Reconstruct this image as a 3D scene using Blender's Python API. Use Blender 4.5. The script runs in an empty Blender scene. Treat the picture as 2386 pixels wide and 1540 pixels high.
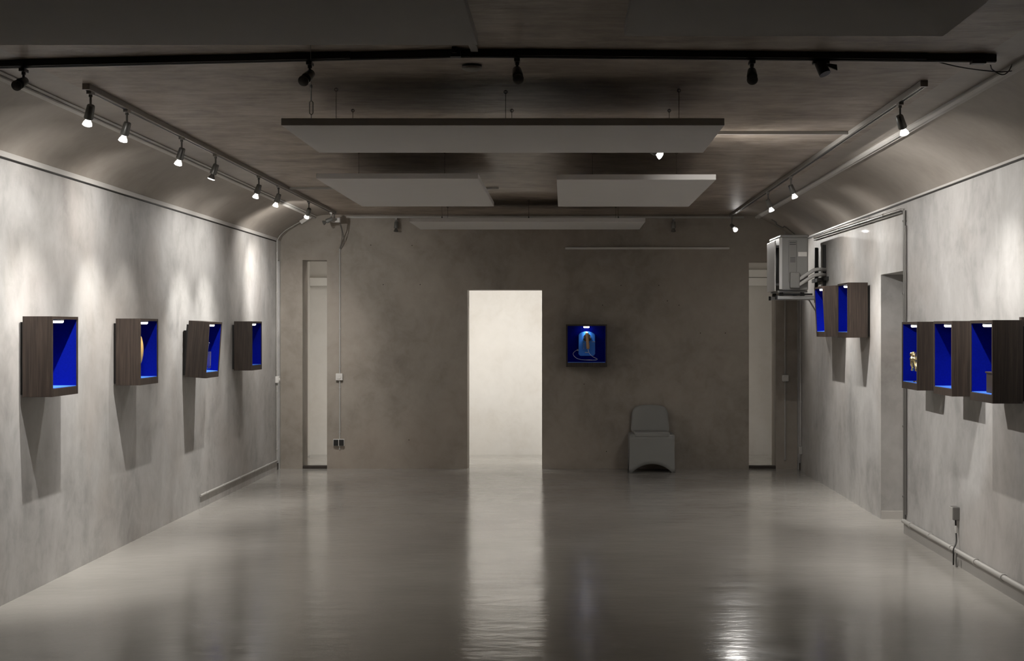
import bpy, math, random
from mathutils import Vector, Matrix
random.seed(7)
S = bpy.context.scene
C = S.collection

# ------------------------------------------------------------------ camera, world, exposure
FPX = 3400.0                     # focal length in pixels of the 2386 px wide frame
CAMZ = 1.636
cam_data = bpy.data.cameras.new('camera')
cam_data.sensor_width = 36.0
cam_data.lens = FPX / 2386.0 * 36.0
cam_data.shift_x = -122.0 / 2386.0
cam_data.shift_y = -3.0 / 2386.0
cam_data.clip_start = 0.05
cam = bpy.data.objects.new('camera', cam_data)
cam.location = (0, 0, CAMZ)
cam.rotation_euler = (math.radians(90), 0, 0)
C.objects.link(cam)
S.camera = cam

world = bpy.data.worlds.new('world')
S.world = world
world.use_nodes = True
world.node_tree.nodes['Background'].inputs[0].default_value = (0, 0, 0, 1)
world.node_tree.nodes['Background'].inputs[1].default_value = 0.0

S.view_settings.view_transform = 'Standard'
S.view_settings.look = 'None'
S.view_settings.exposure = 0.07
S.view_settings.gamma = 1.0
S.view_settings.use_curve_mapping = False
S.cycles.use_denoising = True
S.cycles.max_bounces = 6
S.cycles.diffuse_bounces = 4
S.cycles.glossy_bounces = 3
S.cycles.transmission_bounces = 6
S.cycles.caustics_reflective = False
S.cycles.caustics_refractive = False
S.cycles.adaptive_threshold = 0.04
S.cycles.use_light_tree = False
S.cycles.sample_clamp_indirect = 6.0

SPOT_W = 165.0                    # one halogen spot of the lighting tracks
HALO_W = 48.0                    # wide leak of the same bulb
SPOT_COL = (1.0, 0.965, 0.92)
CORRIDOR_W = 24.0                # ceiling lamp of the corridor
FILL_TUBE_W = 13.5                    # each unseen upright tube added beside the doorway as corridor fill
PUCK_W = 2.8
BULB_E = 7.0

# ------------------------------------------------------------------ room dimensions
XL, XR = -3.33, 2.73
YB = 17.12                       # back wall
YF = -2.0                        # wall behind the camera
ZC = 2.98                        # flat ceiling
ZT = 2.65                        # top of the walls, springing of the cove

# ------------------------------------------------------------------ materials
def new_mat(name):
    m = bpy.data.materials.new(name)
    m.use_nodes = True
    nt = m.node_tree
    return m, nt, nt.nodes['Principled BSDF']

def simple(name, col, rough=0.5, metal=0.0, coat=0.0, emit=None, estr=0.0, noise=0.0, nscale=20.0, bump=0.0):
    m, nt, b = new_mat(name)
    b.inputs['Base Color'].default_value = (*col, 1)
    b.inputs['Roughness'].default_value = rough
    b.inputs['Metallic'].default_value = metal
    if coat:
        b.inputs['Coat Weight'].default_value = coat
        b.inputs['Coat Roughness'].default_value = 0.08
    if emit:
        b.inputs['Emission Color'].default_value = (*emit, 1)
        b.inputs['Emission Strength'].default_value = estr
    if not (noise or bump): return m
    N, L = nt.nodes, nt.links
    tc = N.new('ShaderNodeTexCoord')
    nz = N.new('ShaderNodeTexNoise')
    nz.inputs['Scale'].default_value = nscale
    nz.inputs['Detail'].default_value = 2
    L.new(tc.outputs['Object'], nz.inputs['Vector'])
    if noise:
        mx = N.new('ShaderNodeMix'); mx.data_type = 'RGBA'
        mx.inputs['A'].default_value = (*[c * (1 - noise) for c in col], 1)
        mx.inputs['B'].default_value = (*[min(1, c * (1 + noise)) for c in col], 1)
        L.new(nz.outputs['Fac'], mx.inputs['Factor'])
        L.new(mx.outputs['Result'], b.inputs['Base Color'])
    if bump:
        bp = N.new('ShaderNodeBump')
        bp.inputs['Strength'].default_value = bump
        bp.inputs['Distance'].default_value = 0.002
        L.new(nz.outputs['Fac'], bp.inputs['Height'])
        L.new(bp.outputs['Normal'], b.inputs['Normal'])
    return m

def plaster(name, dark, mid, light, streak, rough=0.55, coat=0.0, bump=0.25, big=0.9, warm=(0.36, 0.30, 0.25), warm_amt=0.35, spec=0.4):
    """trowelled mineral plaster; streak = (sx, sy, sz) scale of the brush strokes"""
    m, nt, b = new_mat(name)
    N, L = nt.nodes, nt.links
    geo = N.new('ShaderNodeNewGeometry')
    def noise(scale, detail=5, rough_=0.6, vec=None, dist=0.0):
        n = N.new('ShaderNodeTexNoise')
        n.inputs['Scale'].default_value = scale
        n.inputs['Detail'].default_value = detail
        n.inputs['Roughness'].default_value = rough_
        n.inputs['Distortion'].default_value = dist
        L.new(vec if vec else geo.outputs['Position'], n.inputs['Vector'])
        return n
    mp = N.new('ShaderNodeMapping')
    mp.inputs['Scale'].default_value = streak
    L.new(geo.outputs['Position'], mp.inputs['Vector'])
    patches = noise(big, 4, 0.62, dist=0.6)
    strokes = noise(1.0, 5, 0.66, vec=mp.outputs['Vector'], dist=0.4)
    fine = noise(6.5, 6, 0.68, dist=0.5)
    add = N.new('ShaderNodeMath'); add.operation = 'MULTIPLY_ADD'
    L.new(strokes.outputs['Fac'], add.inputs[0]); add.inputs[1].default_value = 0.31
    m2 = N.new('ShaderNodeMath'); m2.operation = 'MULTIPLY_ADD'
    L.new(patches.outputs['Fac'], m2.inputs[0]); m2.inputs[1].default_value = 0.44
    m3 = N.new('ShaderNodeMath'); m3.operation = 'MULTIPLY'
    L.new(fine.outputs['Fac'], m3.inputs[0]); m3.inputs[1].default_value = 0.25
    L.new(m3.outputs[0], m2.inputs[2]); L.new(m2.outputs[0], add.inputs[2])
    rp = N.new('ShaderNodeValToRGB')
    e = rp.color_ramp.elements
    e[0].position = 0.36; e[0].color = (*dark, 1)
    e[1].position = 0.66; e[1].color = (*light, 1)
    k = e.new(0.5); k.color = (*mid, 1)
    L.new(add.outputs[0], rp.inputs['Fac'])
    wn = noise(0.55, 3, 0.6, dist=0.9)
    wr = N.new('ShaderNodeValToRGB')
    wr.color_ramp.elements[0].position = 0.48; wr.color_ramp.elements[0].color = (0, 0, 0, 1)
    wr.color_ramp.elements[1].position = 0.70; wr.color_ramp.elements[1].color = (warm_amt, warm_amt, warm_amt, 1)
    L.new(wn.outputs['Fac'], wr.inputs['Fac'])
    mx = N.new('ShaderNodeMix'); mx.data_type = 'RGBA'
    L.new(wr.outputs['Color'], mx.inputs['Factor'])
    L.new(rp.outputs['Color'], mx.inputs['A']); mx.inputs['B'].default_value = (*warm, 1)
    L.new(mx.outputs['Result'], b.inputs['Base Color'])
    b.inputs['Roughness'].default_value = rough
    b.inputs['Specular IOR Level'].default_value = spec
    if coat:
        b.inputs['Coat Weight'].default_value = coat
        b.inputs['Coat Roughness'].default_value = 0.025
    bp = N.new('ShaderNodeBump')
    bp.inputs['Strength'].default_value = bump
    bp.inputs['Distance'].default_value = 0.02
    L.new(strokes.outputs['Fac'], bp.inputs['Height'])
    L.new(bp.outputs['Normal'], b.inputs['Normal'])
    return m

M = {}
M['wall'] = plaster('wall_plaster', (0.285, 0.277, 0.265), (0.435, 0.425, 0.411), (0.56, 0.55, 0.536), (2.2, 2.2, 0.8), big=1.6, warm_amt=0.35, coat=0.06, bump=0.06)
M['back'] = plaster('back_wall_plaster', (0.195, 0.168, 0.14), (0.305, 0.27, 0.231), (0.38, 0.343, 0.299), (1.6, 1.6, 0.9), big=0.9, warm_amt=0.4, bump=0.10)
M['ceil'] = plaster('ceiling_plaster', (0.15, 0.119, 0.093), (0.31, 0.257, 0.208), (0.485, 0.425, 0.362), (3.0, 12.0, 3.0), rough=0.45, big=1.9, warm_amt=0.4, warm=(0.24, 0.19, 0.15), bump=0.4, spec=0.3)
M['cove'] = plaster('cove_plaster', (0.25, 0.222, 0.192), (0.32, 0.288, 0.252), (0.39, 0.36, 0.322), (1.2, 1.0, 1.4), rough=0.45, big=1.0, warm_amt=0.35, warm=(0.26, 0.21, 0.17), bump=0.12, spec=0.35)
M['corr'] = plaster('corridor_plaster', (0.51, 0.483, 0.44), (0.58, 0.56, 0.525), (0.63, 0.61, 0.575), (1.4, 1.4, 0.9), big=0.8, warm_amt=0.15, warm=(0.56, 0.5, 0.42), bump=0.08)

def floor_mat():
    m, nt, b = new_mat('painted_floor')
    N, L = nt.nodes, nt.links
    geo = N.new('ShaderNodeNewGeometry')
    n1 = N.new('ShaderNodeTexNoise'); n1.inputs['Scale'].default_value = 0.7; n1.inputs['Detail'].default_value = 5
    L.new(geo.outputs['Position'], n1.inputs['Vector'])
    rp = N.new('ShaderNodeValToRGB')
    rp.color_ramp.elements[0].position = 0.35; rp.color_ramp.elements[0].color = (0.33, 0.315, 0.287, 1)
    rp.color_ramp.elements[1].position = 0.68; rp.color_ramp.elements[1].color = (0.405, 0.388, 0.356, 1)
    L.new(n1.outputs['Fac'], rp.inputs['Fac'])
    L.new(rp.outputs['Color'], b.inputs['Base Color'])
    n2 = N.new('ShaderNodeTexNoise'); n2.inputs['Scale'].default_value = 2.2; n2.inputs['Detail'].default_value = 6
    L.new(geo.outputs['Position'], n2.inputs['Vector'])
    rr = N.new('ShaderNodeMapRange')
    rr.inputs['From Min'].default_value = 0.3; rr.inputs['From Max'].default_value = 0.7
    rr.inputs['To Min'].default_value = 0.12; rr.inputs['To Max'].default_value = 0.19
    L.new(n2.outputs['Fac'], rr.inputs['Value'])
    L.new(rr.outputs['Result'], b.inputs['Roughness'])
    mp = N.new('ShaderNodeMapping'); mp.inputs['Scale'].default_value = (1.6, 3.2, 1.0)
    L.new(geo.outputs['Position'], mp.inputs['Vector'])
    n3 = N.new('ShaderNodeTexNoise'); n3.inputs['Scale'].default_value = 2.0; n3.inputs['Detail'].default_value = 6; n3.inputs['Roughness'].default_value = 0.55
    L.new(mp.outputs['Vector'], n3.inputs['Vector'])
    bp = N.new('ShaderNodeBump'); bp.inputs['Strength'].default_value = 0.18; bp.inputs['Distance'].default_value = 0.02
    L.new(n3.outputs['Fac'], bp.inputs['Height'])
    L.new(bp.outputs['Normal'], b.inputs['Normal'])
    b.inputs['Specular IOR Level'].default_value = 0.6
    return m
M['floor'] = floor_mat()

def wood_mat(name, a, b_, c):
    m, nt, b = new_mat(name)
    N, L = nt.nodes, nt.links
    tc = N.new('ShaderNodeTexCoord')
    info = N.new('ShaderNodeObjectInfo')
    off = N.new('ShaderNodeVectorMath'); off.operation = 'MULTIPLY_ADD'
    L.new(info.outputs['Random'], off.inputs[0]); off.inputs[1].default_value = (7, 5, 3)
    L.new(tc.outputs['Object'], off.inputs[2])
    mp = N.new('ShaderNodeMapping'); mp.inputs['Scale'].default_value = (58, 58, 2.0)
    L.new(off.outputs['Vector'], mp.inputs['Vector'])
    n = N.new('ShaderNodeTexNoise'); n.inputs['Scale'].default_value = 1.6; n.inputs['Detail'].default_value = 6; n.inputs['Distortion'].default_value = 0.8
    L.new(mp.outputs['Vector'], n.inputs['Vector'])
    rp = N.new('ShaderNodeValToRGB')
    rp.color_ramp.elements[0].position = 0.33; rp.color_ramp.elements[0].color = (*a, 1)
    rp.color_ramp.elements[1].position = 0.70; rp.color_ramp.elements[1].color = (*c, 1)
    k = rp.color_ramp.elements.new(0.5); k.color = (*b_, 1)
    L.new(n.outputs['Fac'], rp.inputs['Fac'])
    L.new(rp.outputs['Color'], b.inputs['Base Color'])
    b.inputs['Roughness'].default_value = 0.5
    bp = N.new('ShaderNodeBump'); bp.inputs['Strength'].default_value = 0.15; bp.inputs['Distance'].default_value = 0.001
    L.new(n.outputs['Fac'], bp.inputs['Height']); L.new(bp.outputs['Normal'], b.inputs['Normal'])
    return m
M['wood'] = wood_mat('walnut_veneer', (0.018, 0.0115, 0.008), (0.031, 0.0205, 0.0148), (0.053, 0.0365, 0.0275))
M['wood_dark'] = wood_mat('stained_block_wood', (0.02, 0.013, 0.01), (0.035, 0.024, 0.018), (0.055, 0.04, 0.03))
M['felt'] = simple('blue_felt', (0.003, 0.008, 0.22), 0.95, noise=0.15, nscale=90, bump=0.2)
M['felt'].node_tree.nodes['Principled BSDF'].inputs['Specular IOR Level'].default_value = 0.0
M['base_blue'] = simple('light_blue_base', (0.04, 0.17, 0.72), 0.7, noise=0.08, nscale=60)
M['panel'] = simple('acoustic_board', (0.56, 0.54, 0.52), 0.85, noise=0.03, nscale=6)
M['white'] = simple('white_plastic', (0.62, 0.60, 0.57), 0.45, noise=0.03)
M['grey_trim'] = simple('grey_trim_paint', (0.52, 0.50, 0.475), 0.4, noise=0.06, nscale=5)
M['conduit'] = simple('conduit_plastic', (0.41, 0.397, 0.375), 0.45, noise=0.05, nscale=12)
M['conduit_dark'] = simple('conduit_grey_metal', (0.17, 0.163, 0.153), 0.4, metal=0.3, noise=0.05)
M['chrome'] = simple('bright_metal_pipe', (0.6, 0.59, 0.57), 0.22, metal=0.95, noise=0.03)
M['black'] = simple('black_plastic', (0.012, 0.011, 0.010), 0.5, noise=0.1)
M['track'] = simple('track_aluminium', (0.33, 0.315, 0.295), 0.38, metal=0.55, noise=0.04)
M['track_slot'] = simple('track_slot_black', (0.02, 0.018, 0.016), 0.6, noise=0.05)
M['track_black'] = simple('front_track_black', (0.016, 0.014, 0.012), 0.42, noise=0.08)
M['lamp_metal'] = simple('spot_head_metal', (0.22, 0.22, 0.21), 0.36, metal=0.6, noise=0.05)
M['lamp_dark'] = simple('spot_head_dark', (0.06, 0.058, 0.052), 0.4, metal=0.4, noise=0.05)
M['bulb_on'] = simple('halogen_lit', (0.9, 0.9, 0.88), 0.2, emit=(1.0, 0.965, 0.92), estr=BULB_E)
M['bulb_side'] = simple('halogen_reflector_lit', (0.7, 0.7, 0.7), 0.15, metal=0.3, emit=(1.0, 0.96, 0.91), estr=1.6)
M['bulb_off'] = simple('halogen_unlit', (0.19, 0.185, 0.175), 0.12, metal=0.55, noise=0.15, nscale=60)
M['puck_on'] = simple('puck_diffuser_lit', (0.9, 0.9, 0.9), 0.4, emit=(1.0, 0.96, 0.95), estr=9.0)
for k_ in ('bulb_on', 'bulb_side', 'puck_on'): M[k_].cycles.emission_sampling = 'NONE'
M['puck_rim'] = simple('puck_rim', (0.55, 0.55, 0.56), 0.3, metal=0.6, noise=0.03)
M['ac'] = simple('air_unit_enamel', (0.20, 0.195, 0.186), 0.4, coat=0.2, noise=0.03)
M['ac_cover'] = simple('air_unit_valve_cover', (0.18, 0.173, 0.162), 0.5, noise=0.03)
M['ac_light'] = simple('air_unit_white_edge', (0.5, 0.49, 0.47), 0.4, noise=0.03)
M['ac_dark'] = simple('air_unit_grille_dark', (0.035, 0.034, 0.032), 0.5, noise=0.1)
M['galv'] = simple('galvanised_steel', (0.42, 0.42, 0.41), 0.4, metal=0.7, noise=0.12, nscale=30)
M['foam'] = simple('pipe_insulation', (0.36, 0.35, 0.335), 0.75, noise=0.08, nscale=30, bump=0.2)
M['cloth'] = simple('stretch_chair_cover', (0.265, 0.265, 0.255), 0.8, noise=0.05, nscale=8, bump=0.1)
M['foot'] = simple('chair_foot_grey', (0.20, 0.195, 0.18), 0.5, noise=0.05)
M['sill'] = simple('threshold_wood', (0.035, 0.026, 0.02), 0.5, noise=0.2)
M['gold'] = simple('gold_leaf', (1.0, 0.64, 0.2), 0.42, metal=0.2, noise=0.12, nscale=25, bump=0.3)
M['gold_pale'] = simple('pale_brass', (0.85, 0.70, 0.38), 0.25, metal=1.0, noise=0.2, nscale=30)
M['phone_blue'] = simple('phone_blue_enamel', (0.03, 0.20, 0.72), 0.35, coat=0.3, noise=0.04)
M['phone_cord'] = simple('phone_cord_steel', (0.62, 0.61, 0.58), 0.35, metal=0.6, noise=0.1)
M['handset'] = simple('handset_tan', (0.55, 0.34, 0.16), 0.35, coat=0.3, noise=0.1, nscale=18)
M['door'] = simple('grey_door_paint', (0.36, 0.345, 0.325), 0.5, noise=0.05, nscale=4)
M['hole'] = simple('drill_hole_dark', (0.05, 0.042, 0.035), 0.9, noise=0.1)
M['dim_grey'] = simple('mid_grey_plastic', (0.22, 0.205, 0.185), 0.5, noise=0.08)
M['duct'] = simple('white_duct_paint', (0.80, 0.785, 0.75), 0.45, noise=0.02)
M['wire'] = simple('steel_wire_dark', (0.07, 0.064, 0.055), 0.4, metal=0.6, noise=0.05)

def glass_mat():
    m, nt, b = new_mat('clear_glass')
    b.inputs['Base Color'].default_value = (0.93, 0.96, 1, 1)
    b.inputs['Roughness'].default_value = 0.07
    b.inputs['Transmission Weight'].default_value = 0.97
    b.inputs['IOR'].default_value = 1.45
    return m
M['glass'] = glass_mat()

# ------------------------------------------------------------------ mesh helpers
class MB:
    def __init__(s):
        s.v = []; s.f = []
    def add(s, vs, fs):
        o = len(s.v); s.v += [tuple(p) for p in vs]; s.f += [tuple(i + o for i in f) for f in fs]; return s
    def box(s, x0, x1, y0, y1, z0, z1, rot=None, piv=None):
        vs = [Vector((x, y, z)) for z in (z0, z1) for y in (y0, y1) for x in (x0, x1)]
        if rot is not None:
            p = Vector(piv) if piv else Vector(((x0 + x1) / 2, (y0 + y1) / 2, (z0 + z1) / 2))
            vs = [p + rot @ (q - p) for q in vs]
        return s.add(vs, [(0, 2, 3, 1), (4, 5, 7, 6), (0, 1, 5, 4), (2, 6, 7, 3), (0, 4, 6, 2), (1, 3, 7, 5)])
    def bar(s, p0, p1, w, h, up=(0, 0, 1)):
        """rectangular bar from p0 to p1, w across, h along up"""
        p0, p1 = Vector(p0), Vector(p1)
        d = (p1 - p0).normalized(); u = Vector(up)
        side = d.cross(u).normalized(); u = side.cross(d).normalized()
        vs = []
        for p in (p0, p1):
            for a, b in ((-1, -1), (1, -1), (1, 1), (-1, 1)):
                vs.append(p + side * (a * w / 2) + u * (b * h / 2))
        return s.add(vs, [(0, 1, 2, 3), (7, 6, 5, 4), (0, 4, 5, 1), (1, 5, 6, 2), (2, 6, 7, 3), (3, 7, 4, 0)])
    def cyl(s, p0, p1, r0, r1=None, n=16):
        return s.lathe(p0, p1, [(0, r0), (1, r0 if r1 is None else r1)], n)
    def lathe(s, p0, p1, prof, n=16, caps=True):
        """prof = [(t along p0->p1, radius)]"""
        p0, p1 = Vector(p0), Vector(p1)
        d = p1 - p0; dn = d.normalized()
        a = Vector((0, 0, 1)) if abs(dn.z) < 0.9 else Vector((1, 0, 0))
        e1 = dn.cross(a).normalized(); e2 = dn.cross(e1)
        vs = []; fs = []
        for t, r in prof:
            for i in range(n):
                th = 2 * math.pi * i / n
                vs.append(p0 + d * t + (e1 * math.cos(th) + e2 * math.sin(th)) * r)
        for k in range(len(prof) - 1):
            for i in range(n):
                j = (i + 1) % n
                fs.append((k * n + i, k * n + j, (k + 1) * n + j, (k + 1) * n + i))
        if caps:
            fs.append(tuple(range(n - 1, -1, -1)))
            fs.append(tuple((len(prof) - 1) * n + i for i in range(n)))
        return s.add(vs, fs)
    def tube(s, pts, r, n=8, closed=False):
        pts = [Vector(p) for p in pts]; vs = []; fs = []; m = len(pts)
        prev = None
        for k, p in enumerate(pts):
            if closed:
                d = (pts[(k + 1) % m] - pts[k - 1]).normalized()
            else:
                d = (pts[min(k + 1, m - 1)] - pts[max(k - 1, 0)]).normalized()
            if prev is None:
                a = Vector((0, 0, 1)) if abs(d.z) < 0.9 else Vector((1, 0, 0))
                e1 = d.cross(a).normalized()
            else:
                e1 = (prev - d * prev.dot(d)).normalized()
            prev = e1; e2 = d.cross(e1)
            rr = r[k] if isinstance(r, (list, tuple)) else r
            for i in range(n):
                th = 2 * math.pi * i / n
                vs.append(p + (e1 * math.cos(th) + e2 * math.sin(th)) * rr)
        for k in range(m if closed else m - 1):
            k2 = (k + 1) % m
            for i in range(n):
                j = (i + 1) % n
                fs.append((k * n + i, k * n + j, k2 * n + j, k2 * n + i))
        if not closed:
            fs.append(tuple(range(n - 1, -1, -1))); fs.append(tuple((m - 1) * n + i for i in range(n)))
        return s.add(vs, fs)
    def prism(s, outline, y0, y1):
        """outline in (x, z), extruded along y"""
        n = len(outline)
        vs = [(x, y0, z) for x, z in outline] + [(x, y1, z) for x, z in outline]
        fs = [tuple(range(n)), tuple(range(2 * n - 1, n - 1, -1))]
        for i in range(n):
            j = (i + 1) % n
            fs.append((i, i + n, j + n, j))
        return s.add(vs, fs)
    def build(s, name, mat, parent=None, smooth=None, bevel=0.0, segs=2, loc=None):
        me = bpy.data.meshes.new(name)
        me.from_pydata([tuple(p) for p in s.v], [], s.f)
        me.materials.append(M[mat] if isinstance(mat, str) else mat)
        import bmesh
        bm = bmesh.new(); bm.from_mesh(me); bmesh.ops.recalc_face_normals(bm, faces=bm.faces); bm.to_mesh(me); bm.free()
        if smooth is not None:
            for p in me.polygons: p.use_smooth = True
            me.set_sharp_from_angle(angle=math.radians(smooth))
        o = bpy.data.objects.new(name, me); C.objects.link(o)
        if parent: o.parent = parent
        if loc: o.location = loc
        if bevel:
            b = o.modifiers.new('bevel', 'BEVEL'); b.width = bevel; b.segments = segs; b.limit_method = 'ANGLE'; b.angle_limit = math.radians(40)
        return o

def tag(o, label, cat, group=None, kind=None):
    o['label'] = label; o['category'] = cat
    if group: o['group'] = group
    if kind: o['kind'] = kind
    return o
def thing(name, label, cat, loc=(0, 0, 0), rot=(0, 0, 0), group=None):
    o = bpy.data.objects.new(name, None); C.objects.link(o)
    o.empty_display_size = 0.05
    o.location = loc; o.rotation_euler = rot
    return tag(o, label, cat, group)
def arc(cx, cz, rx, rz, a0, a1, n):
    return [(cx + rx * math.cos(math.radians(a0 + (a1 - a0) * i / n)), cz + rz * math.sin(math.radians(a0 + (a1 - a0) * i / n))) for i in range(n + 1)]
def smooth_path(pts, n=6):
    """Catmull-Rom through pts"""
    P = [Vector(p) for p in pts]; P = [P[0] * 2 - P[1]] + P + [P[-1] * 2 - P[-2]]
    out = []
    for i in range(1, len(P) - 2):
        for k in range(n):
            t = k / n
            a, b, c, d = P[i - 1], P[i], P[i + 1], P[i + 2]
            out.append(0.5 * ((2 * b) + (c - a) * t + (2 * a - 5 * b + 4 * c - d) * t * t + (3 * b - a - 3 * c + d) * t ** 3))
    out.append(P[-2]); return out

# ------------------------------------------------------------------ the setting
tag(MB().box(-4.2, 4.2, YF - 0.3, 19.3, -0.15, 0).build('floor', 'floor'), 'glossy grey painted concrete floor', 'floor', kind='structure')

w = MB()
w.box(XL - 0.35, XL, YF, 16.88, 0, 2.75)
w.box(XL - 0.35, XL, 16.88, 17.06, 2.44, 2.75)
w.box(XL - 0.35, XL, 17.06, YB, 0, 2.75)
w.box(XL - 0.45, XL - 0.35, 16.7, YB, 0, 2.75)
wall_left = tag(w.build('wall_left', 'wall'), 'streaky grey plaster wall with four display boxes', 'wall', kind='structure')

DY0, DY1, DZ = 11.70, 12.585, 2.106
w = MB()
w.box(XR, XR + 0.4, YF, DY0, 0, 2.75)
w.box(XR, XR + 0.4, DY0, DY1, DZ, 2.75)
w.box(XR, XR + 0.4, DY1, 16.86, 0, 2.75)
w.box(XR, XR + 0.4, 16.86, 17.05, 2.42, 2.75)
w.box(XR, XR + 0.4, 17.05, YB, 0, 2.75)
w.box(XR + 0.4, XR + 0.5, 16.7, YB, 0, 2.75)
wall_right = tag(w.build('wall_right', 'wall'), 'grey plaster wall with doorway and five display boxes', 'wall', kind='structure')

# back wall with two narrow slots and the lit doorway
ops = [(-3.072, -2.785, 2.447), (-1.138, -0.262, 2.099), (2.165, 2.482, 2.43)]
w = MB(); x = XL - 0.35
for a, b, z in ops:
    w.box(x, a, YB, YB + 0.35, 0, 2.637); w.box(a, b, YB, YB + 0.35, z, 2.637); x = b
w.box(x, XR + 0.4, YB, YB + 0.35, 0, 2.637)
w.box(XL - 0.35, XR + 0.4, YB + 0.006, YB + 0.35, 2.637, 3.1)
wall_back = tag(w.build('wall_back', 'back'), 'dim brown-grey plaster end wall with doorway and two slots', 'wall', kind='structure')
for k, (px, py) in enumerate([(893, 663), (979, 663), (864, 571), (960, 572), (1535, 665), (1447, 665), (1555, 701), (1582, 711), (1404, 711), (1632, 776), (1690, 776), (1361, 895), (953, 1025), (1413, 1052)]):
    X = (px - 1315) / 198.6; Z = CAMZ - (py - 767) / 198.6
    MB().cyl((X, YB - 0.0015, Z), (X, YB + 0.01, Z), 0.006, n=10).build('drill_hole', 'hole', wall_back)

tag(MB().box(XL - 0.35, XR + 0.4, YF - 0.2, YF, 0, 3.1).build('wall_front', 'wall'), 'grey plaster wall behind the viewer', 'wall', kind='structure')

# ceiling: coved on both long sides
prof = [(XL - 0.02, 2.62), (XL - 0.005, 2.66), (-3.305, 2.725), (-3.24, 2.785), (-3.13, 2.855), (-3.02, 2.915), (-2.92, 2.958), (-2.84, 2.976), (-2.7, ZC),
        (2.06, ZC), (2.18, 2.974), (2.26, 2.955), (2.36, 2.912), (2.47, 2.855), (2.58, 2.79), (2.66, 2.73), (2.715, 2.67), (XR + 0.02, 2.62)]
ys = [YF, 5.0, 11.0, YB + 0.02]
def vault(name, pr, label, top):
    n = len(pr); vs = []; fs = []
    for y in ys: vs += [(a, y, b) for a, b in pr]
    for k in range(len(ys) - 1):
        for i in range(n - 1):
            fs.append((k * n + i, k * n + i + 1, (k + 1) * n + i + 1, (k + 1) * n + i))
    mb = MB().add(vs, fs)
    mb.box(top[0], top[1], YF, YB + 0.02, 3.06, 3.16)
    tag(mb.build(name, 'ceil' if name == 'ceiling' else 'cove', smooth=60), label, 'ceiling', kind='structure')
vault('ceiling', prof[8:10], 'trowelled brown-grey plaster ceiling between the coves', (-2.7, 2.06))
vault('ceiling_cove_left', prof[:9], 'coved plaster edge of the ceiling above the left wall', (XL - 0.35, -2.7))
vault('ceiling_cove_right', prof[9:], 'coved plaster edge of the ceiling above the right wall', (2.06, XR + 0.4))

# cove trims along both walls with their shadow line put in as a dark strip
for i, (xw, sgn) in enumerate(((XL, 1), (XR, -1))):
    t = MB(); a, b = sorted((xw - 0.01 * sgn, xw + 0.016 * sgn))
    t.box(a, b, YF, 16.9 if sgn > 0 else 17.1, 2.655, 2.69)
    o = t.build('trim_%d' % (i + 1), 'grey_trim', bevel=0.004)
    tag(o, 'pale cove moulding along the %s wall top' % ('left' if sgn > 0 else 'right'), 'moulding', kind='structure')
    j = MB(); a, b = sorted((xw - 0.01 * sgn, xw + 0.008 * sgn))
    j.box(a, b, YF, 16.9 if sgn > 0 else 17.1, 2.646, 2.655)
    j.build('shadow_strip', 'track_slot', o)

# thresholds of the slots
for i, (x0, x1, y0, y1) in enumerate([(-3.07, -2.787, YB + 0.0, YB + 0.09), (2.167, 2.48, YB + 0.0, YB + 0.09), (XL - 0.3, XL - 0.01, 16.885, 17.055), (XR + 0.01, XR + 0.3, 16.865, 17.045)]):
    hh = 0.034 if i < 2 else 0.075
    tag(MB().box(x0, x1, y0, y1, 0.0, hh).build('trim_%d' % (i + 3), 'sill', bevel=0.004),
        ['dark threshold board in the left slot of the end wall', 'dark threshold board in the right slot of the end wall', 'dark stub in the slot at the left corner', 'dark stub in the slot at the right corner'][i], 'threshold', kind='structure')

# recessed doorway in the right wall, closed leaf
o = MB().box(XR + 0.33, XR + 0.38, DY0, DY1, 0.0, DZ).build('door_1', 'door')
tag(o, 'closed grey door deep in the right wall recess', 'door', kind='structure')
MB().cyl((XR + 0.33, DY1 - 0.09, 1.0), (XR + 0.28, DY1 - 0.09, 1.0), 0.011, n=12).tube([(XR + 0.285, DY1 - 0.09, 1.0), (XR + 0.285, DY1 - 0.2, 1.0)], 0.009).build('door_handle', 'chrome', o, smooth=40)
tag(MB().box(XR + 0.004, XR + 0.33, DY1 - 0.012, DY1 + 0.001, 0, 0.07).build('baseboard_right', 'grey_trim'), 'low baseboard on the doorway reveal', 'baseboard', kind='structure')

# corridor behind the end wall
Y0 = YB + 0.35
tag(MB().box(XL - 0.35, XR + 0.4, 19.0, 19.15, 0, 2.9).build('wall_corridor', 'corr'), 'bright white plaster wall of the corridor seen through the doorway', 'wall', kind='structure')
tag(MB().box(XL - 0.2, -3.31, Y0, 19.0, 0, 2.9).build('wall_corridor_left', 'corr'), 'left end wall of the corridor', 'wall', kind='structure')
tag(MB().box(2.70, XR + 0.3, Y0, 19.0, 0, 2.9).build('wall_corridor_right', 'corr'), 'right end wall of the corridor', 'wall', kind='structure')
tag(MB().box(XL - 0.35, XR + 0.4, Y0, 19.15, 2.8, 2.9).build('ceiling_corridor', 'corr'), 'corridor ceiling', 'ceiling', kind='structure')
tag(MB().box(-3.31, 2.70, 18.95, 19.0, 2.2, 2.305).build('cable_duct', 'duct', bevel=0.004), 'white duct high on the corridor wall seen through the left slot', 'duct')
tag(MB().box(1.2, 2.70, 18.96, 19.0, 2.312, 2.41).build('cable_duct', 'duct', bevel=0.004), 'upper white duct on the corridor wall seen through the right slot', 'duct')
M['corr_glow'] = simple('corridor_lamp_glow', (0.9, 0.9, 0.9), 0.5, emit=(1, 0.97, 0.92), estr=2.0)
M['corr_glow'].cycles.emission_sampling = 'NONE'
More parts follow.
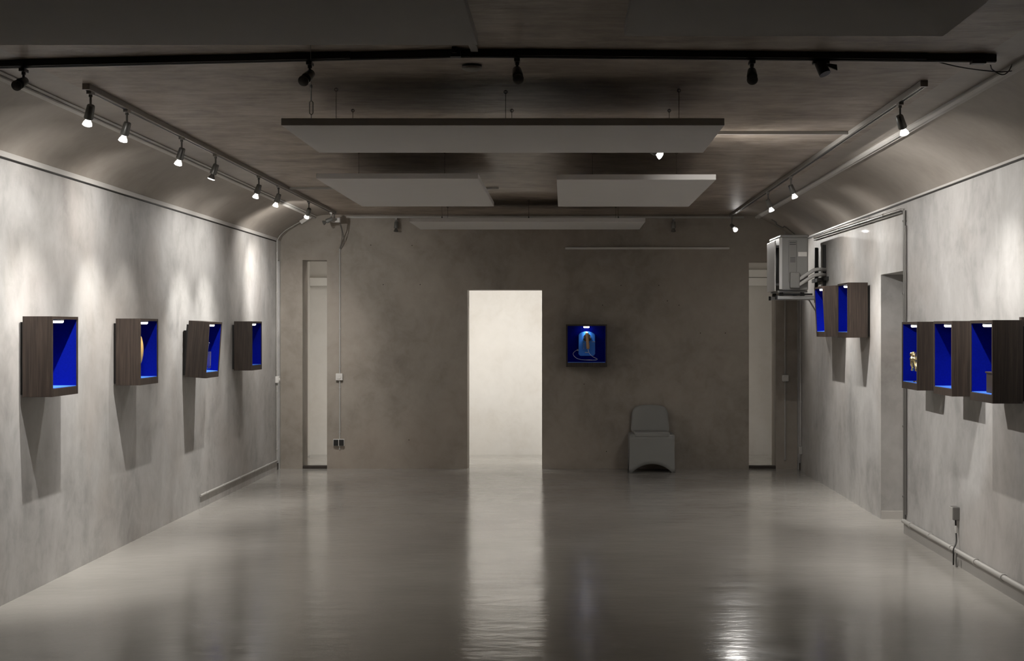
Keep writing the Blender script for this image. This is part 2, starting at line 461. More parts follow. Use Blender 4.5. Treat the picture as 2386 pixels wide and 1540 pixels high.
for lx, lw, lk, lab in ((-0.7, 0.86, 1.0, 'bright ceiling lamp of the corridor behind the doorway'), (-2.6, 0.3, 0.07, 'added unseen fill lamp on the corridor ceiling behind the left slot'), (2.0, 0.3, 0.02, 'added unseen fill lamp on the corridor ceiling behind the right slot')):  # the two small ones are added out of view to brighten the slots
    cl = thing('corridor_lamp', lab, 'lamp', (lx, 17.72, 2.8))
    MB().box(-lw / 2 - 0.02, lw / 2 + 0.02, -0.09, 0.09, -0.05, 0.0).build('housing', 'white', cl, bevel=0.006)
    MB().box(-lw / 2, lw / 2, -0.07, 0.07, -0.056, -0.05).build('diffuser', 'corr_glow', cl)
    ld = bpy.data.lights.new('corridor_lamp_light', 'AREA'); ld.shape = 'RECTANGLE'; ld.size = lw; ld.size_y = 0.14; ld.energy = CORRIDOR_W * lk; ld.color = (1.0, 0.972, 0.93) if lk == 1.0 else (1.0, 0.93, 0.82)
    lo = bpy.data.objects.new('lamp_light', ld); C.objects.link(lo); lo.parent = cl; lo.location = (0, 0, -0.06)

for lx, lab in ((-1.42, 'added unseen upright fill tube on the corridor side left of the doorway'), (0.04, 'added unseen upright fill tube on the corridor side right of the doorway')):
    cl = thing('fill_tube', lab, 'lamp', (lx, YB + 0.35, 0.35))  # added out of view to light the corridor wall evenly down to the floor
    MB().box(-0.035, 0.035, 0, 0.03, 0, 1.75).build('housing', 'white', cl, bevel=0.004)
    MB().cyl((0, 0.05, 0.05), (0, 0.05, 1.7), 0.014, n=14).build('tube', 'corr_glow', cl, smooth=40)
    for zz in (0.04, 1.69):
        MB().box(-0.014, 0.014, 0.025, 0.066, zz, zz + 0.022).build('tube_holder', 'white', cl, bevel=0.002)
    ld = bpy.data.lights.new('fill_tube_light', 'AREA'); ld.shape = 'RECTANGLE'; ld.size = 0.05; ld.size_y = 1.6; ld.energy = FILL_TUBE_W; ld.color = (1.0, 0.972, 0.93)
    lo = bpy.data.objects.new('lamp_light', ld); C.objects.link(lo); lo.parent = cl; lo.location = (0, 0.068, 0.875); lo.rotation_euler = (math.radians(90), 0, 0)

# ------------------------------------------------------------------ display boxes
BW, BH = 0.476, 0.493
BCL, BD = 0.024, 0.181           # cleat, body depth
def display_box(label, loc, rz, lean=0.0, lamp=1.0, w=BW, h=BH, puck=None, block=False):
    """local frame: back against y = 0, front towards -y, origin at the lower back edge"""
    t = thing('display_box', label, 'display case', loc, (math.radians(lean), 0, math.radians(rz)), 'walnut display boxes on the walls')
    y1, y0 = -BCL, -BCL - BD
    th = 0.018
    MB().box(-w / 2 + 0.03, w / 2 - 0.03, -BCL, 0, 0.012, h - 0.035).build('mounting_cleat', 'black', t)
    if block: MB().box(w / 2 - 0.075, w / 2 - 0.028, -BCL, 0, h - 0.033, h + 0.018).build('hanging_block', 'wood', t, bevel=0.001)
    MB().box(-w / 2, -w / 2 + th, y0, y1, 0, h).build('side_panel', 'wood', t, bevel=0.0012)
    MB().box(w / 2 - th, w / 2, y0, y1, 0, h).build('side_panel', 'wood', t, bevel=0.0012)
    MB().box(-w / 2 + th, w / 2 - th, y0, y1, h - th, h).build('top_panel', 'wood', t, bevel=0.0012)
    MB().box(-w / 2 + th, w / 2 - th, y0, y1, 0, 0.05).build('base_panel', 'wood', t, bevel=0.0012)
    MB().box(-w / 2 + th, w / 2 - th, y1 - 0.01, y1, 0.05, h - th).build('back_panel', 'wood', t)
    a = 0.004; f = y0 + 0.006
    MB().box(-w / 2 + th, w / 2 - th, y1 - 0.014, y1 - 0.01, 0.05, h - th).build('felt_lining', 'felt', t)
    MB().box(-w / 2 + th, -w / 2 + th + a, f, y1 - 0.014, 0.05, h - th).build('felt_lining', 'felt', t)
    MB().box(w / 2 - th - a, w / 2 - th, f, y1 - 0.014, 0.05, h - th).build('felt_lining', 'felt', t)
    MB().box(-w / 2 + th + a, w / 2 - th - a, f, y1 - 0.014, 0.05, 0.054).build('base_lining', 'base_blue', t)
    py = y0 + 0.047 if puck is None else puck; pz = h - th
    pk = MB().cyl((0, py, pz), (0, py, pz - 0.008), 0.036, n=24).build('puck_lamp', 'puck_rim', t, smooth=40)
    MB().lathe((0, py, pz - 0.008), (0, py, pz - 0.022), [(0, 0.034), (0.6, 0.034), (1, 0.028)], 24).build('diffuser', 'puck_on', pk, smooth=40)
    l = bpy.data.lights.new('puck_light', 'SPOT'); l.spot_size = math.radians(120); l.spot_blend = 1.0; l.shadow_soft_size = 0.025; l.energy = PUCK_W * lamp; l.color = (1.0, 0.95, 0.93)
    lo = bpy.data.objects.new('puck_light', l); C.objects.link(lo); lo.parent = t; lo.location = (0, py, pz - 0.026)
    return t

ZB = 1.222
display_box('largest-looking walnut display box on the left wall, empty blue interior', (XL, 9.14, ZB), 90)
display_box('walnut display box on the left wall holding the golden disc', (XL, 10.99, ZB), 90)
display_box('forward-leaning walnut display box on the left wall holding the glass', (XL, 12.95, ZB), 90, lean=4.0)
display_box('walnut display box on the left wall nearest the corner', (XL, 14.84, ZB), 90)
display_box('square walnut display box on the end wall holding the blue telephone', (0.257, YB, 1.199), 0, puck=-0.118)
display_box('forward-leaning display box half hidden beside the air conditioner bracket', (XR, 14.37, 1.572), -90, lean=3.0)
display_box('higher walnut display box left of the recessed doorway', (XR, 13.25, 1.56), -90)
display_box('display box on the right wall holding the gold figurine', (XR, 10.68, 1.197), -90)
display_box('middle empty box of the three right of the doorway', (XR, 9.745, 1.197), -90)
display_box('nearest display box on the right wall holding the dark block', (XR, 8.845, 1.197), -90, block=True)

# golden disc
t = thing('golden_disc', 'round golden disc standing upright in the left wall box', 'disc', (-3.21, 10.99, ZB + 0.054))
MB().lathe((-0.006, 0, 0.205), (0.006, 0, 0.205), [(0, 0.112), (0.2, 0.121), (0.8, 0.121), (1, 0.117), (1.5, 0.10), (2.0, 0.075), (2.35, 0.04), (2.45, 0.012)], 48).build('plate', 'gold', t, smooth=30)
MB().box(-0.012, 0.012, -0.03, 0.03, 0, 0.008).cyl((0, 0, 0.008), (0, 0, 0.088), 0.005).build('stand', 'black', t)

# drinking glass with a slim stirrer
t = thing('drinking_glass', 'clear straight drinking glass in the leaning left wall box', 'glass', (-3.172, 12.95, ZB + 0.066))
MB().lathe((0, 0, 0), (0, 0, 0.15), [(0, 0.03), (0.01, 0.033), (1.0, 0.037), (1.0, 0.0345), (0.17, 0.031), (0.16, 0.0)], 32, caps=False).build('tumbler', 'glass', t, smooth=30)
MB().cyl((-0.012, -0.01, 0.03), (0.012, 0.02, 0.215), 0.0035, n=10).lathe((0.012, 0.02, 0.215), (0.0145, 0.0225, 0.232), [(0, 0.002), (0.3, 0.007), (0.7, 0.007), (1, 0.002)], 12).build('stirrer', 'glass', t, smooth=40)

# gold figurine on a rod: small prancing animal
t = thing('gold_figurine', 'small gold figurine on a rod in the right wall box', 'figurine', (2.575, 10.675, 1.197 + 0.054))
fig = MB()
fig.tube([(0, -0.075, 0.165), (0, -0.04, 0.178), (0, 0.01, 0.172), (0, 0.045, 0.185), (0, 0.066, 0.212)], [0.0213, 0.0325, 0.0287, 0.0300, 0.0163], 10)
fig.tube([(0, 0.060, 0.205), (0, 0.08, 0.224), (0, 0.108, 0.208), (0, 0.122, 0.196)], [0.0163, 0.0225, 0.0163, 0.0075], 10)
fig.tube([(0, 0.07, 0.226), (0.004, 0.066, 0.243)], [0.0088, 0.0025], 6)
fig.tube([(0.01, 0.045, 0.178), (0.012, 0.075, 0.150), (0.012, 0.06, 0.122), (0.012, 0.082, 0.100)], [0.0175, 0.0125, 0.0088, 0.0100], 8)
fig.tube([(-0.01, 0.035, 0.17), (-0.012, 0.05, 0.135), (-0.012, 0.032, 0.11), (-0.012, 0.05, 0.088)], [0.0175, 0.0125, 0.0088, 0.0100], 8)
fig.tube([(0.01, -0.055, 0.162), (0.012, -0.04, 0.13), (0.012, -0.065, 0.108), (0.012, -0.05, 0.086)], [0.0200, 0.0137, 0.0088, 0.0100], 8)
fig.tube([(-0.01, -0.06, 0.162), (-0.012, -0.07, 0.13), (-0.012, -0.09, 0.108), (-0.012, -0.078, 0.086)], [0.0200, 0.0137, 0.0088, 0.0100], 8)
fig.tube([(0, -0.078, 0.17), (0, -0.10, 0.185), (0, -0.118, 0.165), (0, -0.125, 0.135)], [0.0088, 0.0112, 0.0100, 0.0025], 8)
fig.v = [(x * 1.35, y * 1.0, 0.15 + (z - 0.165) * 0.86) for x, y, z in fig.v]
o = fig.build('body', 'gold_pale', t, smooth=60)
MB().cyl((0, -0.02, 0), (0, -0.02, 0.16), 0.003, n=8).lathe((0, -0.02, 0), (0, -0.02, 0.008), [(0, 0.028), (1, 0.024)], 20).build('rod_stand', 'black', t, smooth=40)

# dark block in the nearest right box
t = thing('wooden_block', 'small dark wooden block with overhanging top in the nearest right box', 'block', (2.61, 8.80, 1.197 + 0.054))
MB().box(-0.045, 0.045, -0.07, 0.07, 0, 0.118).build('body', 'wood_dark', t, bevel=0.002)
MB().box(-0.05, 0.05, -0.078, 0.078, 0.118, 0.128).build('top_plate', 'wood', t, bevel=0.002)

# wall telephone in the end wall box
PY = YB - BCL - 0.0145
t = thing('wall_telephone', 'blue arched wall telephone with tan handset in the end wall box', 'telephone', (0.262, PY, 1.325))
out = [(-0.097, 0.022), (-0.082, 0.004), (-0.07, 0.0), (0.07, 0.0), (0.082, 0.004), (0.097, 0.022), (0.097, 0.235)] + arc(0, 0.235, 0.097, 0.05, 0, 180, 14)[1:-1] + [(-0.097, 0.235)]
body = MB().prism(out, -0.055, 0).build('body', 'phone_blue', t, bevel=0.004)
MB().box(0.058, 0.097, -0.0575, -0.055, 0.162, 0.168).build('coin_slot', 'phone_cord', body)
MB().box(-0.022, 0.018, -0.058, -0.055, 0.037, 0.043).build('return_slot', 'phone_cord', body)
cr = MB().prism([(-0.04, 0.19), (-0.035, 0.225), (-0.024, 0.25), (0.034, 0.25), (0.044, 0.225), (0.048, 0.185), (0.03, 0.17), (-0.02, 0.17)], -0.075, -0.055).build('cradle', 'black', t, bevel=0.003)
MB().box(-0.038, -0.03, -0.092, -0.075, 0.205, 0.235).build('hook', 'phone_cord', cr, bevel=0.002)
MB().box(0.036, 0.044, -0.092, -0.075, 0.205, 0.235).build('hook', 'phone_cord', cr, bevel=0.002)
hs = MB().tube(smooth_path([(0.002, -0.088, 0.262), (0.002, -0.112, 0.245), (0.006, -0.118, 0.18), (0.011, -0.112, 0.115), (0.013, -0.092, 0.085)], 5), [0.012, 0.017, 0.02, 0.021, 0.021, 0.019, 0.018, 0.0175, 0.017, 0.017, 0.017, 0.017, 0.0175, 0.018, 0.019, 0.02, 0.02, 0.02, 0.019, 0.017, 0.011], 14).build('handset', 'handset', t, smooth=60)
for r in range(4):
    for c in range(3):
        MB().cyl((-0.035 + c * 0.0, -0.055, 0.0), (-0.035, -0.058, 0.0), 0.0045, n=10).build('key', 'phone_cord', body, loc=(0.0 + c * 0.032, 0, 0.085 + r * 0.019))
cordp = smooth_path([(0.014, -0.095, 0.078), (0.02, -0.1, 0.05), (0.036, -0.105, 0.02), (0.075, -0.11, -0.012), (0.12, -0.105, -0.036), (0.10, -0.09, -0.048), (0.02, -0.08, -0.048), (-0.06, -0.07, -0.044), (-0.115, -0.05, -0.03), (-0.152, -0.03, 0.002), (-0.158, -0.02, 0.03), (-0.135, -0.015, 0.055), (-0.112, -0.01, 0.068)], 6)
MB().tube(cordp, 0.0028, 8).build('cord', 'phone_cord', t, smooth=60)
MB().lathe((-0.115, -0.02, 0.068), (-0.097, -0.02, 0.068), [(0, 0.009), (0.5, 0.011), (1, 0.009)], 14).build('cord_grommet', 'phone_cord', t, smooth=40)

# ------------------------------------------------------------------ hanging acoustic panels
ZP = 2.736
def acoustic_panel(label, x0, x1, y0, y1, hang):
    cx, cy = (x0 + x1) / 2, (y0 + y1) / 2
    t = thing('acoustic_panel', label, 'ceiling panel', (cx, cy, ZP), group='pale panels hung under the ceiling')
    MB().box(x0 - cx, x1 - cx, y0 - cy, y1 - cy, 0, 0.04).build('board', 'panel', t, bevel=0.003)
    for hx, hy in hang:
        c = MB().cyl((hx - cx, hy - cy, 0.04), (hx - cx, hy - cy, ZC - ZP), 0.0016, n=6).build('hanger_wire', 'wire', t, smooth=60)
        MB().lathe((hx - cx, hy - cy, 0.04), (hx - cx, hy - cy, 0.075), [(0, 0.006), (0.6, 0.006), (1, 0.002)], 10).build('wire_grip', 'black', c, smooth=40)
        MB().tube([(hx - cx + 0.009 * math.cos(a), hy - cy, ZC - ZP - 0.011 + 0.009 * math.sin(a)) for a in [2 * math.pi * i / 12 for i in range(12)]], 0.002, 6, closed=True).build('eye_bolt', 'wire', c, smooth=60)
    return t
def corners(x0, x1, y0, y1, ix, iy):
    return [(x0 + ix, y0 + iy), (x1 - ix, y0 + iy), (x0 + ix, y1 - iy), (x1 - ix, y1 - iy)]
acoustic_panel('dark front panel filling the upper left ceiling', -2.736, -0.336, 4.45, 5.65, corners(-2.736, -0.336, 4.45, 5.65, 0.3, 0.25))
acoustic_panel('dark front panel filling the upper right ceiling', 0.224, 1.424, 3.08, 5.48, corners(0.224, 1.424, 3.08, 5.48, 0.25, 0.3))
acoustic_panel('wide pale panel hung crosswise in the middle of the ceiling', -1.53, 0.865, 7.88, 9.1, [(-1.27, 8.12), (-1.29, 8.9), (-0.33, 8.2), (-0.32, 8.9), (0.64, 8.15), (0.64, 8.9)])
acoustic_panel('lengthwise pale panel on the left behind the wide panel', -1.815, -0.63, 10.67, 13.08, corners(-1.815, -0.63, 10.67, 13.08, 0.27, 0.3))
acoustic_panel('lengthwise pale panel on the right behind the wide panel', -0.057, 1.117, 10.74, 13.1, corners(-0.057, 1.117, 10.74, 13.1, 0.27, 0.3))
acoustic_panel('farthest pale panel hung just before the end wall', -1.59, 0.83, 14.95, 16.1, [(-1.27, 15.15), (-0.37, 15.15), (0.56, 15.15), (-1.27, 15.9), (0.56, 15.9)])

# long wire with turnbuckle in front of the wide panel
t = thing('turnbuckle_wire', 'slanting wire with turnbuckle above the wide panel left end', 'wire', (-1.2, 6.9, ZC))
P0 = Vector((0, 0, 0)); P1 = Vector((-0.175, 1.03, 2.776 - ZC))
def lp(k): return P0 + (P1 - P0) * k
MB().tube([lp(0), lp(0.52)], 0.0015, 6).build('upper_wire', 'wire', t)
MB().lathe(lp(0.50), lp(0.545), [(0, 0.003), (0.3, 0.007), (0.7, 0.007), (1, 0.003)], 10).build('clamp', 'black', t, smooth=40)
MB().tube([lp(0.545), lp(0.72)], 0.0032, 6).build('ferrule', 'wire', t)
b0, b1 = lp(0.72), lp(0.93)
s_ = Vector((0.009, 0, 0))
MB().tube([b0, b0 + (b1 - b0) * 0.12 + s_, b0 + (b1 - b0) * 0.88 + s_, b1, b0 + (b1 - b0) * 0.88 - s_, b0 + (b1 - b0) * 0.12 - s_], 0.0028, 6, closed=True).build('turnbuckle', 'wire', t, smooth=60)
MB().tube([lp(0.93), lp(1.0)], 0.0022, 6).build('lower_wire', 'wire', t)

# ------------------------------------------------------------------ lighting tracks
ZTR = ZC - 0.031
def track(name, label, p0, p1, z=ZTR + 0.0155, mat='track', ww=0.036, hh=0.031):
    t = thing(name, label, 'lighting track', (p0[0], p0[1], z))
    a = Vector((0, 0, 0)); b = Vector((p1[0] - p0[0], p1[1] - p0[1], 0))
    d = b.normalized()
    side = Vector((-d.y, d.x, 0))
    MB().bar(a, b, ww, hh).build('profile', mat, t, bevel=0.002)
    if hh < 0.03:
        return t
    MB().bar(a + Vector((0, 0, -0.0155)), b + Vector((0, 0, -0.0155)), 0.016, 0.004).build('slot', 'track_slot', t)
    for k in (-1, 1):
        MB().bar(a + side * (k * 0.0115) + Vector((0, 0, -0.017)), b + side * (k * 0.0115) + Vector((0, 0, -0.017)), 0.004, 0.003).build('lip', 'chrome', t)
    for q, e in ((a, -1), (b, 1)):
        MB().bar(q + d * (0.02 * e), q - d * (0.004 * e), 0.042, 0.036).build('end_cap', mat, t, bevel=0.003)
    return t
XTL, XTR = -2.617, 1.944
track('lighting_track', 'long grey lighting track along the left side of the ceiling', (XTL, 8.0), (XTL, 16.6))
track('lighting_track', 'long grey lighting track along the right side of the ceiling', (XTR, 7.9), (XTR, 16.98))
track('lighting_track', 'short crosswise track joining the right track behind the wide panel', (0.35, 9.91), (XTR - 0.019, 9.91), z=ZC - 0.011, mat='conduit', ww=0.024, hh=0.022)
track('lighting_track', 'crosswise track joining the left track near the far end', (XTL + 0.019, 13.8), (-0.62, 13.8), z=ZC - 0.011, mat='conduit', ww=0.024, hh=0.022)
track('lighting_track', 'far crosswise track where ceiling meets the end wall', (-2.55, 17.06), (2.1, 17.06), z=ZC - 0.036, mat='conduit', ww=0.026, hh=0.022)

# ------------------------------------------------------------------ spotlights
def spotlight(label, base, target, on=True, stem=0.085, power=1.0, group=None, dark=False, cone=64.0, zt=ZTR, halo=1.0, dimmed=False):
    """base = (x, y) on the track; the head aims from its pivot towards target"""
    bx, by = base
    t = thing('spotlight', label, 'spotlight', (bx, by, zt - 0.002), group=group)
    hm = 'lamp_dark' if dark else 'lamp_metal'
    MB().box(-0.014, 0.014, -0.032, 0.032, -0.016, 0.0).build('adapter', 'track_black' if dark else 'track', t, bevel=0.002)
    MB().cyl((0, 0, -0.016), (0, 0, -0.03), 0.0105, n=14).build('collar', hm, t, smooth=40)
    MB().cyl((0, 0, -0.03), (0, 0, -stem - 0.01), 0.0065, n=12).build('stem', hm, t, smooth=40)
    piv = Vector((0, 0, -stem - 0.005))
    d = (Vector(target) - (Vector((bx, by, zt)) + piv)).normalized()
    side = d.cross(Vector((0, 0, 1)))
    side = side.normalized() if side.length > 1e-3 else Vector((1, 0, 0))
    up = side.cross(d).normalized()
    c = piv + up * 0.0 + d * 0.018
    h0 = c - d * 0.036; h1 = c + d * 0.044
    MB().lathe(h0, h1, [(0, 0.018), (0.06, 0.0215), (0.55, 0.024), (0.93, 0.026), (1, 0.0245)], 20).build('head', hm, t, smooth=40)
    MB().cyl(piv - side * 0.012, piv + side * 0.012, 0.009, n=12).build('pivot', hm, t, smooth=40)
    b1 = h1 + d * 0.036
    bulb = MB().lathe(h1, b1, [(0, 0.0135), (0.25, 0.015), (0.7, 0.0245), (1.0, 0.027)], 20).build('bulb', 'bulb_side' if on and not dimmed else 'bulb_off', t, smooth=40)
    MB().lathe(b1, b1 + d * 0.007, [(0, 0.027), (0.4, 0.0265), (1.0, 0.019)], 20).build('lens', 'bulb_on' if on else 'bulb_off', bulb, smooth=40)
    if on:
        l = bpy.data.lights.new('spot_beam', 'SPOT')
        l.energy = SPOT_W * power; l.color = SPOT_COL; l.spot_size = math.radians(cone); l.spot_blend = 1.0; l.shadow_soft_size = 0.011
        pairs = [('spot_beam', l)]
        l2 = bpy.data.lights.new('spot_halo', 'SPOT')
        l2.energy = HALO_W * power * halo; l2.color = SPOT_COL; l2.spot_size = math.radians(180); l2.spot_blend = 1.0; l2.shadow_soft_size = 0.011
        if halo: pairs.append(('spot_halo', l2))
        for nm, ll in pairs:
            lo = bpy.data.objects.new(nm, ll); C.objects.link(lo); lo.parent = t
            lo.location = b1 + d * 0.03
            lo.rotation_euler = d.to_track_quat('-Z', 'Y').to_euler()
    return t

gl = 'spotlights on the left track'
spotlight('lit spotlight at the near end of the left track', (XTL, 8.06), (XL, 8.9, 0.85), power=0.6, halo=0.75, group=gl)
spotlight('lit spotlight second from the near end of the left track', (XTL, 8.73), (XL, 9.25, 0.85), power=0.85, group=gl)
spotlight('lit spotlight third from the near end of the left track', (XTL, 9.98), (XL, 10.5, 0.8), group=gl)
spotlight('dim spotlight with a dark bulb, fourth on the left track', (XTL, 10.95), (XL, 11.0, 0.9), power=0.34, halo=0.0, group=gl, dimmed=True)
spotlight('lit spotlight fifth from the near end of the left track', (XTL, 12.5), (XL, 12.75, 0.8), power=0.8, group=gl)
spotlight('lit spotlight sixth from the near end of the left track', (XTL, 13.36), (XL, 13.65, 0.8), power=0.8, group=gl)
spotlight('lit spotlight nearest the cove corner, seventh on the left track', (XTL, 14.95), (XL, 16.2, 1.5), power=0.8, halo=1.1, cone=86, group=gl)
spotlight('small unlit spotlight at the far end of the left track', (XTL, 16.38), (XL, 16.2, 2.5), on=False, stem=0.07, group=gl)
gr = 'spotlights on the right track'
spotlight('lit spotlight at the near end of the right track', (XTR, 8.45), (XR, 9.3, 0.95), power=0.7, halo=0.6, cone=76, group=gr)
spotlight('lit spotlight in the middle of the right track', (XTR, 12.52), (XR, 12.75, 0.85), power=0.85, group=gr)
spotlight('lit spotlight third along the right track, before the air conditioner', (XTR, 13.92), (XR, 14.15, 0.85), power=0.85, group=gr)
spotlight('dazzling spotlight at the far end of the right track facing the viewer', (XTR, 16.93), (2.6, 15.5, 1.8), stem=0.105, group=gr, power=0.42, halo=0.08, cone=86)
spotlight('lit spotlight peeking out below the wide ceiling panel', (0.574, 9.91), (XR, 10.4, 1.55), power=1.2, halo=0.6, cone=112, zt=ZC - 0.022)
gb = 'unlit spotlights on the far crosswise track'
spotlight('small unlit spotlight on the far track left of the farthest panel', (-1.965, 17.05), (-2.0, 16.9, 1.0), on=False, stem=0.05, zt=ZC - 0.047, group=gb)
spotlight('small unlit spotlight on the far track right of the farthest panel', (1.275, 17.05), (1.25, 16.9, 1.0), on=False, stem=0.05, zt=ZC - 0.047, group=gb)

# junction box and loose cables at the far end of the left track
t = thing('junction_box', 'grey junction box hanging at the far end of the left track', 'junction box', (-2.60, 16.62, 2.88))
MB().box(-0.05, 0.05, -0.04, 0.04, -0.03, 0.02).build('box', 'conduit', t, bevel=0.004)
MB().box(-0.053, 0.053, -0.043, 0.043, 0.012, 0.024).build('lid', 'conduit', t, bevel=0.003)
MB().cyl((-0.02, 0, 0.02), (-0.02, 0, ZTR - 2.88), 0.006, n=10).build('hanger_rod', 'lamp_metal', t)

# ------------------------------------------------------------------ black front track with its lamps
A, B, D_ = Vector((-2.83, 7.31, 0)), Vector((-0.45, 7.01, 0)), Vector((2.11, 7.14, 0))
t = thing('front_track', 'black lighting track crossing the ceiling near the viewer', 'lighting track', (0, 7.0, ZC))
off = Vector((0, -7.0, 0))
def seg(p, q, k0, k1, zc, ww, hh, name, mat):
    a = p + (q - p) * k0 + off; b = p + (q - p) * k1 + off
    a.z = b.z = zc
    return MB().bar(a, b, ww, hh).build(name, mat, t, bevel=0.002)
seg(A, B, 0, 1, -0.019, 0.034, 0.038, 'profile', 'track_black')
seg(B, D_, 0, 1, -0.019, 0.034, 0.038, 'profile', 'track_black')
seg(A, B, 0, 0.755, -0.017, 0.06, 0.034, 'cover_strip', 'track_black')
seg(B, D_, 0.085, 0.865, -0.016, 0.06, 0.032, 'cover_strip', 'track_black')
seg(A, B, 0, 1, -0.0395, 0.012, 0.003, 'lip', 'track')
seg(B, D_, 0, 1, -0.0395, 0.012, 0.003, 'lip', 'track')
MB().box(-0.545, -0.495, -0.05, -0.005, -0.045, -0.01).box(-0.535, -0.512, -0.07, -0.03, -0.03, 0.0).build('feed_box', 'black', t, bevel=0.003)
MB().box(1.985, 2.055, 0.10, 0.15, -0.05, -0.03).build('feed_connector', 'black', t, bevel=0.003)
ZFT = ZC - 0.041
def on_track(px):
    p, q = (A, B) if px < 1160 else (B, D_)
    # find the point of the segment that projects to column px
    k = 0.0
    for _ in range(40):
        v = p + (q - p) * k
        f = 1315 + FPX * v.x / v.y - px
        v2 = p + (q - p) * (k + 1e-3)
        k -= f / ((FPX * v2.x / v2.y - FPX * v.x / v.y) / 1e-3)
    v = p + (q - p) * k
    return (v.x, v.y)
gf = 'unlit spotlights on the black front track'
b = on_track(55); spotlight('unlit spotlight at the left end of the black front track', b, (b[0], b[1] - 0.92, ZFT - 0.42), on=False, dark=True, stem=0.058, zt=ZFT, group=gf)
b = on_track(722); spotlight('unlit spotlight on the black front track above the wide panel left end', b, (b[0] - 0.18, b[1] - 0.96, ZFT - 0.58), on=False, dark=True, stem=0.055, zt=ZFT, group=gf)
b = on_track(1205); spotlight('unlit spotlight at the middle of the black front track', b, (b[0] + 0.1, b[1] - 0.98, ZFT - 0.68), on=False, dark=True, stem=0.055, zt=ZFT, group=gf)
b = on_track(1752); spotlight('unlit spotlight on the right half of the black front track', b, (b[0] - 0.1, b[1] - 0.97, ZFT - 0.63), on=False, dark=True, stem=0.05, zt=ZFT, group=gf)
# black wallwasher
b = on_track(1915)
t = thing('flood_lamp', 'black cylindrical flood lamp on the right half of the front track', 'spotlight', (b[0], b[1], ZFT))
MB().box(-0.045, 0.035, -0.02, 0.02, -0.014, 0.0).build('adapter', 'black', t, bevel=0.002)
MB().lathe((-0.012, 0, -0.004), (0.012, -0.02, -0.066), [(0, 0.024), (0.1, 0.027), (1, 0.029)], 24).build('head', 'black', t, smooth=40)
MB().add([(0.02, 0.0, -0.008), (0.075, 0.01, -0.014), (0.078, 0.01, -0.042), (0.024, 0.0, -0.022), (0.02, 0.012, -0.008), (0.075, 0.022, -0.014), (0.078, 0.022, -0.042), (0.024, 0.012, -0.022)],
         [(0, 1, 2, 3), (7, 6, 5, 4), (0, 4, 5, 1), (1, 5, 6, 2), (2, 6, 7, 3), (3, 7, 4, 0)]).build('barn_door', 'black', t)
# loose cables at the right end of the front track
def cable(name, label, pts, r, mat, cat='cable', n=8):
    p0 = Vector(pts[0])
    o = MB().tube([Vector(p) - p0 for p in smooth_path(pts, n)], r, 6).build(name, mat, smooth=60, loc=p0)
    return tag(o, label, cat)
def px(x, y, Y):
    return ((x - 1315) * Y / FPX, Y, CAMZ - (y - 767) * Y / FPX)
cable('loose_cable', 'thin dark cable sagging below the right end of the front track', [px(2170, 140, 7.14), px(2230, 155, 7.2), px(2290, 164, 7.25), px(2345, 167, 7.3), px(2392, 155, 7.4), px(2440, 130, 7.45)], 0.003, 'black')
cable('loose_cable', 'dark cable looping from the connector at the right end of the front track', [px(2308, 152, 7.12), px(2313, 163, 7.16), px(2335, 174, 7.2), px(2350, 166, 7.24), px(2362, 146, 7.3), px(2384, 134, 7.35), px(2420, 128, 7.4)], 0.003, 'black')

# white ceiling trunking in front of the front track, smoke detector
o = MB().box(-0.018, 0.018, -2.3, 0.0, -0.018, 0.0).build('ceiling_conduit', 'dim_grey', bevel=0.003, loc=(-0.43, 6.98, ZC))
tag(o, 'pale conduit running forward from the middle of the front track', 'conduit')
t = thing('smoke_detector', 'round pale smoke detector on the ceiling behind the front track', 'smoke detector', (-0.47, 7.42, ZC))
MB().lathe((0, 0, 0), (0, 0, -0.012), [(0, 0.05), (1, 0.05)], 28).build('base', 'black', t, smooth=40)
MB().lathe((0, 0, -0.012), (0, 0, -0.03), [(0, 0.052), (0.5, 0.05), (1, 0.036)], 28).build('cover', 'dim_grey', t, smooth=40)

# ------------------------------------------------------------------ cable trunkings where cove and ceiling meet
def trunking(label, x, z, ang, y0, y1):
    t = thing('cable_trunking', label, 'trunking', (x, y0, z), (0, math.radians(ang), 0))
    L_ = y1 - y0
    MB().box(-0.024, 0.006, 0, L_, -0.022, 0.002).build('channel', 'grey_trim', t, bevel=0.002)
    MB().box(0.008, 0.026, 0, L_, -0.014, 0.002).build('side_channel', 'grey_trim', t, bevel=0.002)
    MB().box(-0.02, 0.002, 0.0, L_, -0.025, -0.022).build('lid', 'white', t, bevel=0.001)
trunking('long pale trunking along the edge of the left cove', -2.92, 2.956, -30, 0.5, 17.08)
trunking('long pale trunking along the edge of the right cove', 2.26, 2.952, 30, 0.5, 17.08)

# ------------------------------------------------------------------ wall conduits, switches, sockets
def conduit(label, pts, r=0.009, mat='conduit', clips=(), out=(0, -1, 0)):
    t = thing('conduit', label, 'conduit', pts[0])
    p0 = Vector(pts[0]); q = [Vector(p) - p0 for p in pts]
    MB().tube(q, r, 10).build('pipe', mat, t, smooth=50)
    o = Vector(out)
    for c in clips:
        c = Vector(c) - p0
        d = (q[1] - q[0]).normalized()
        MB().lathe(c - d * 0.008, c + d * 0.008, [(0, r * 1.35), (0.5, r * 1.55), (1, r * 1.35)], 10).build('clip', mat, t, smooth=50)
    return t
def switch(label, loc, rz, r=0.041):
    t = thing('light_switch', label, 'switch', loc, (0, 0, math.radians(rz)))
    MB().box(-r, r, -0.042, 0, -r, r).build('housing', 'white', t, bevel=0.007, segs=3)
    MB().cyl((0, -0.042, 0), (0, -0.05, 0), 0.024, 0.022, n=24).build('dial', 'white', t, smooth=40)
    return t
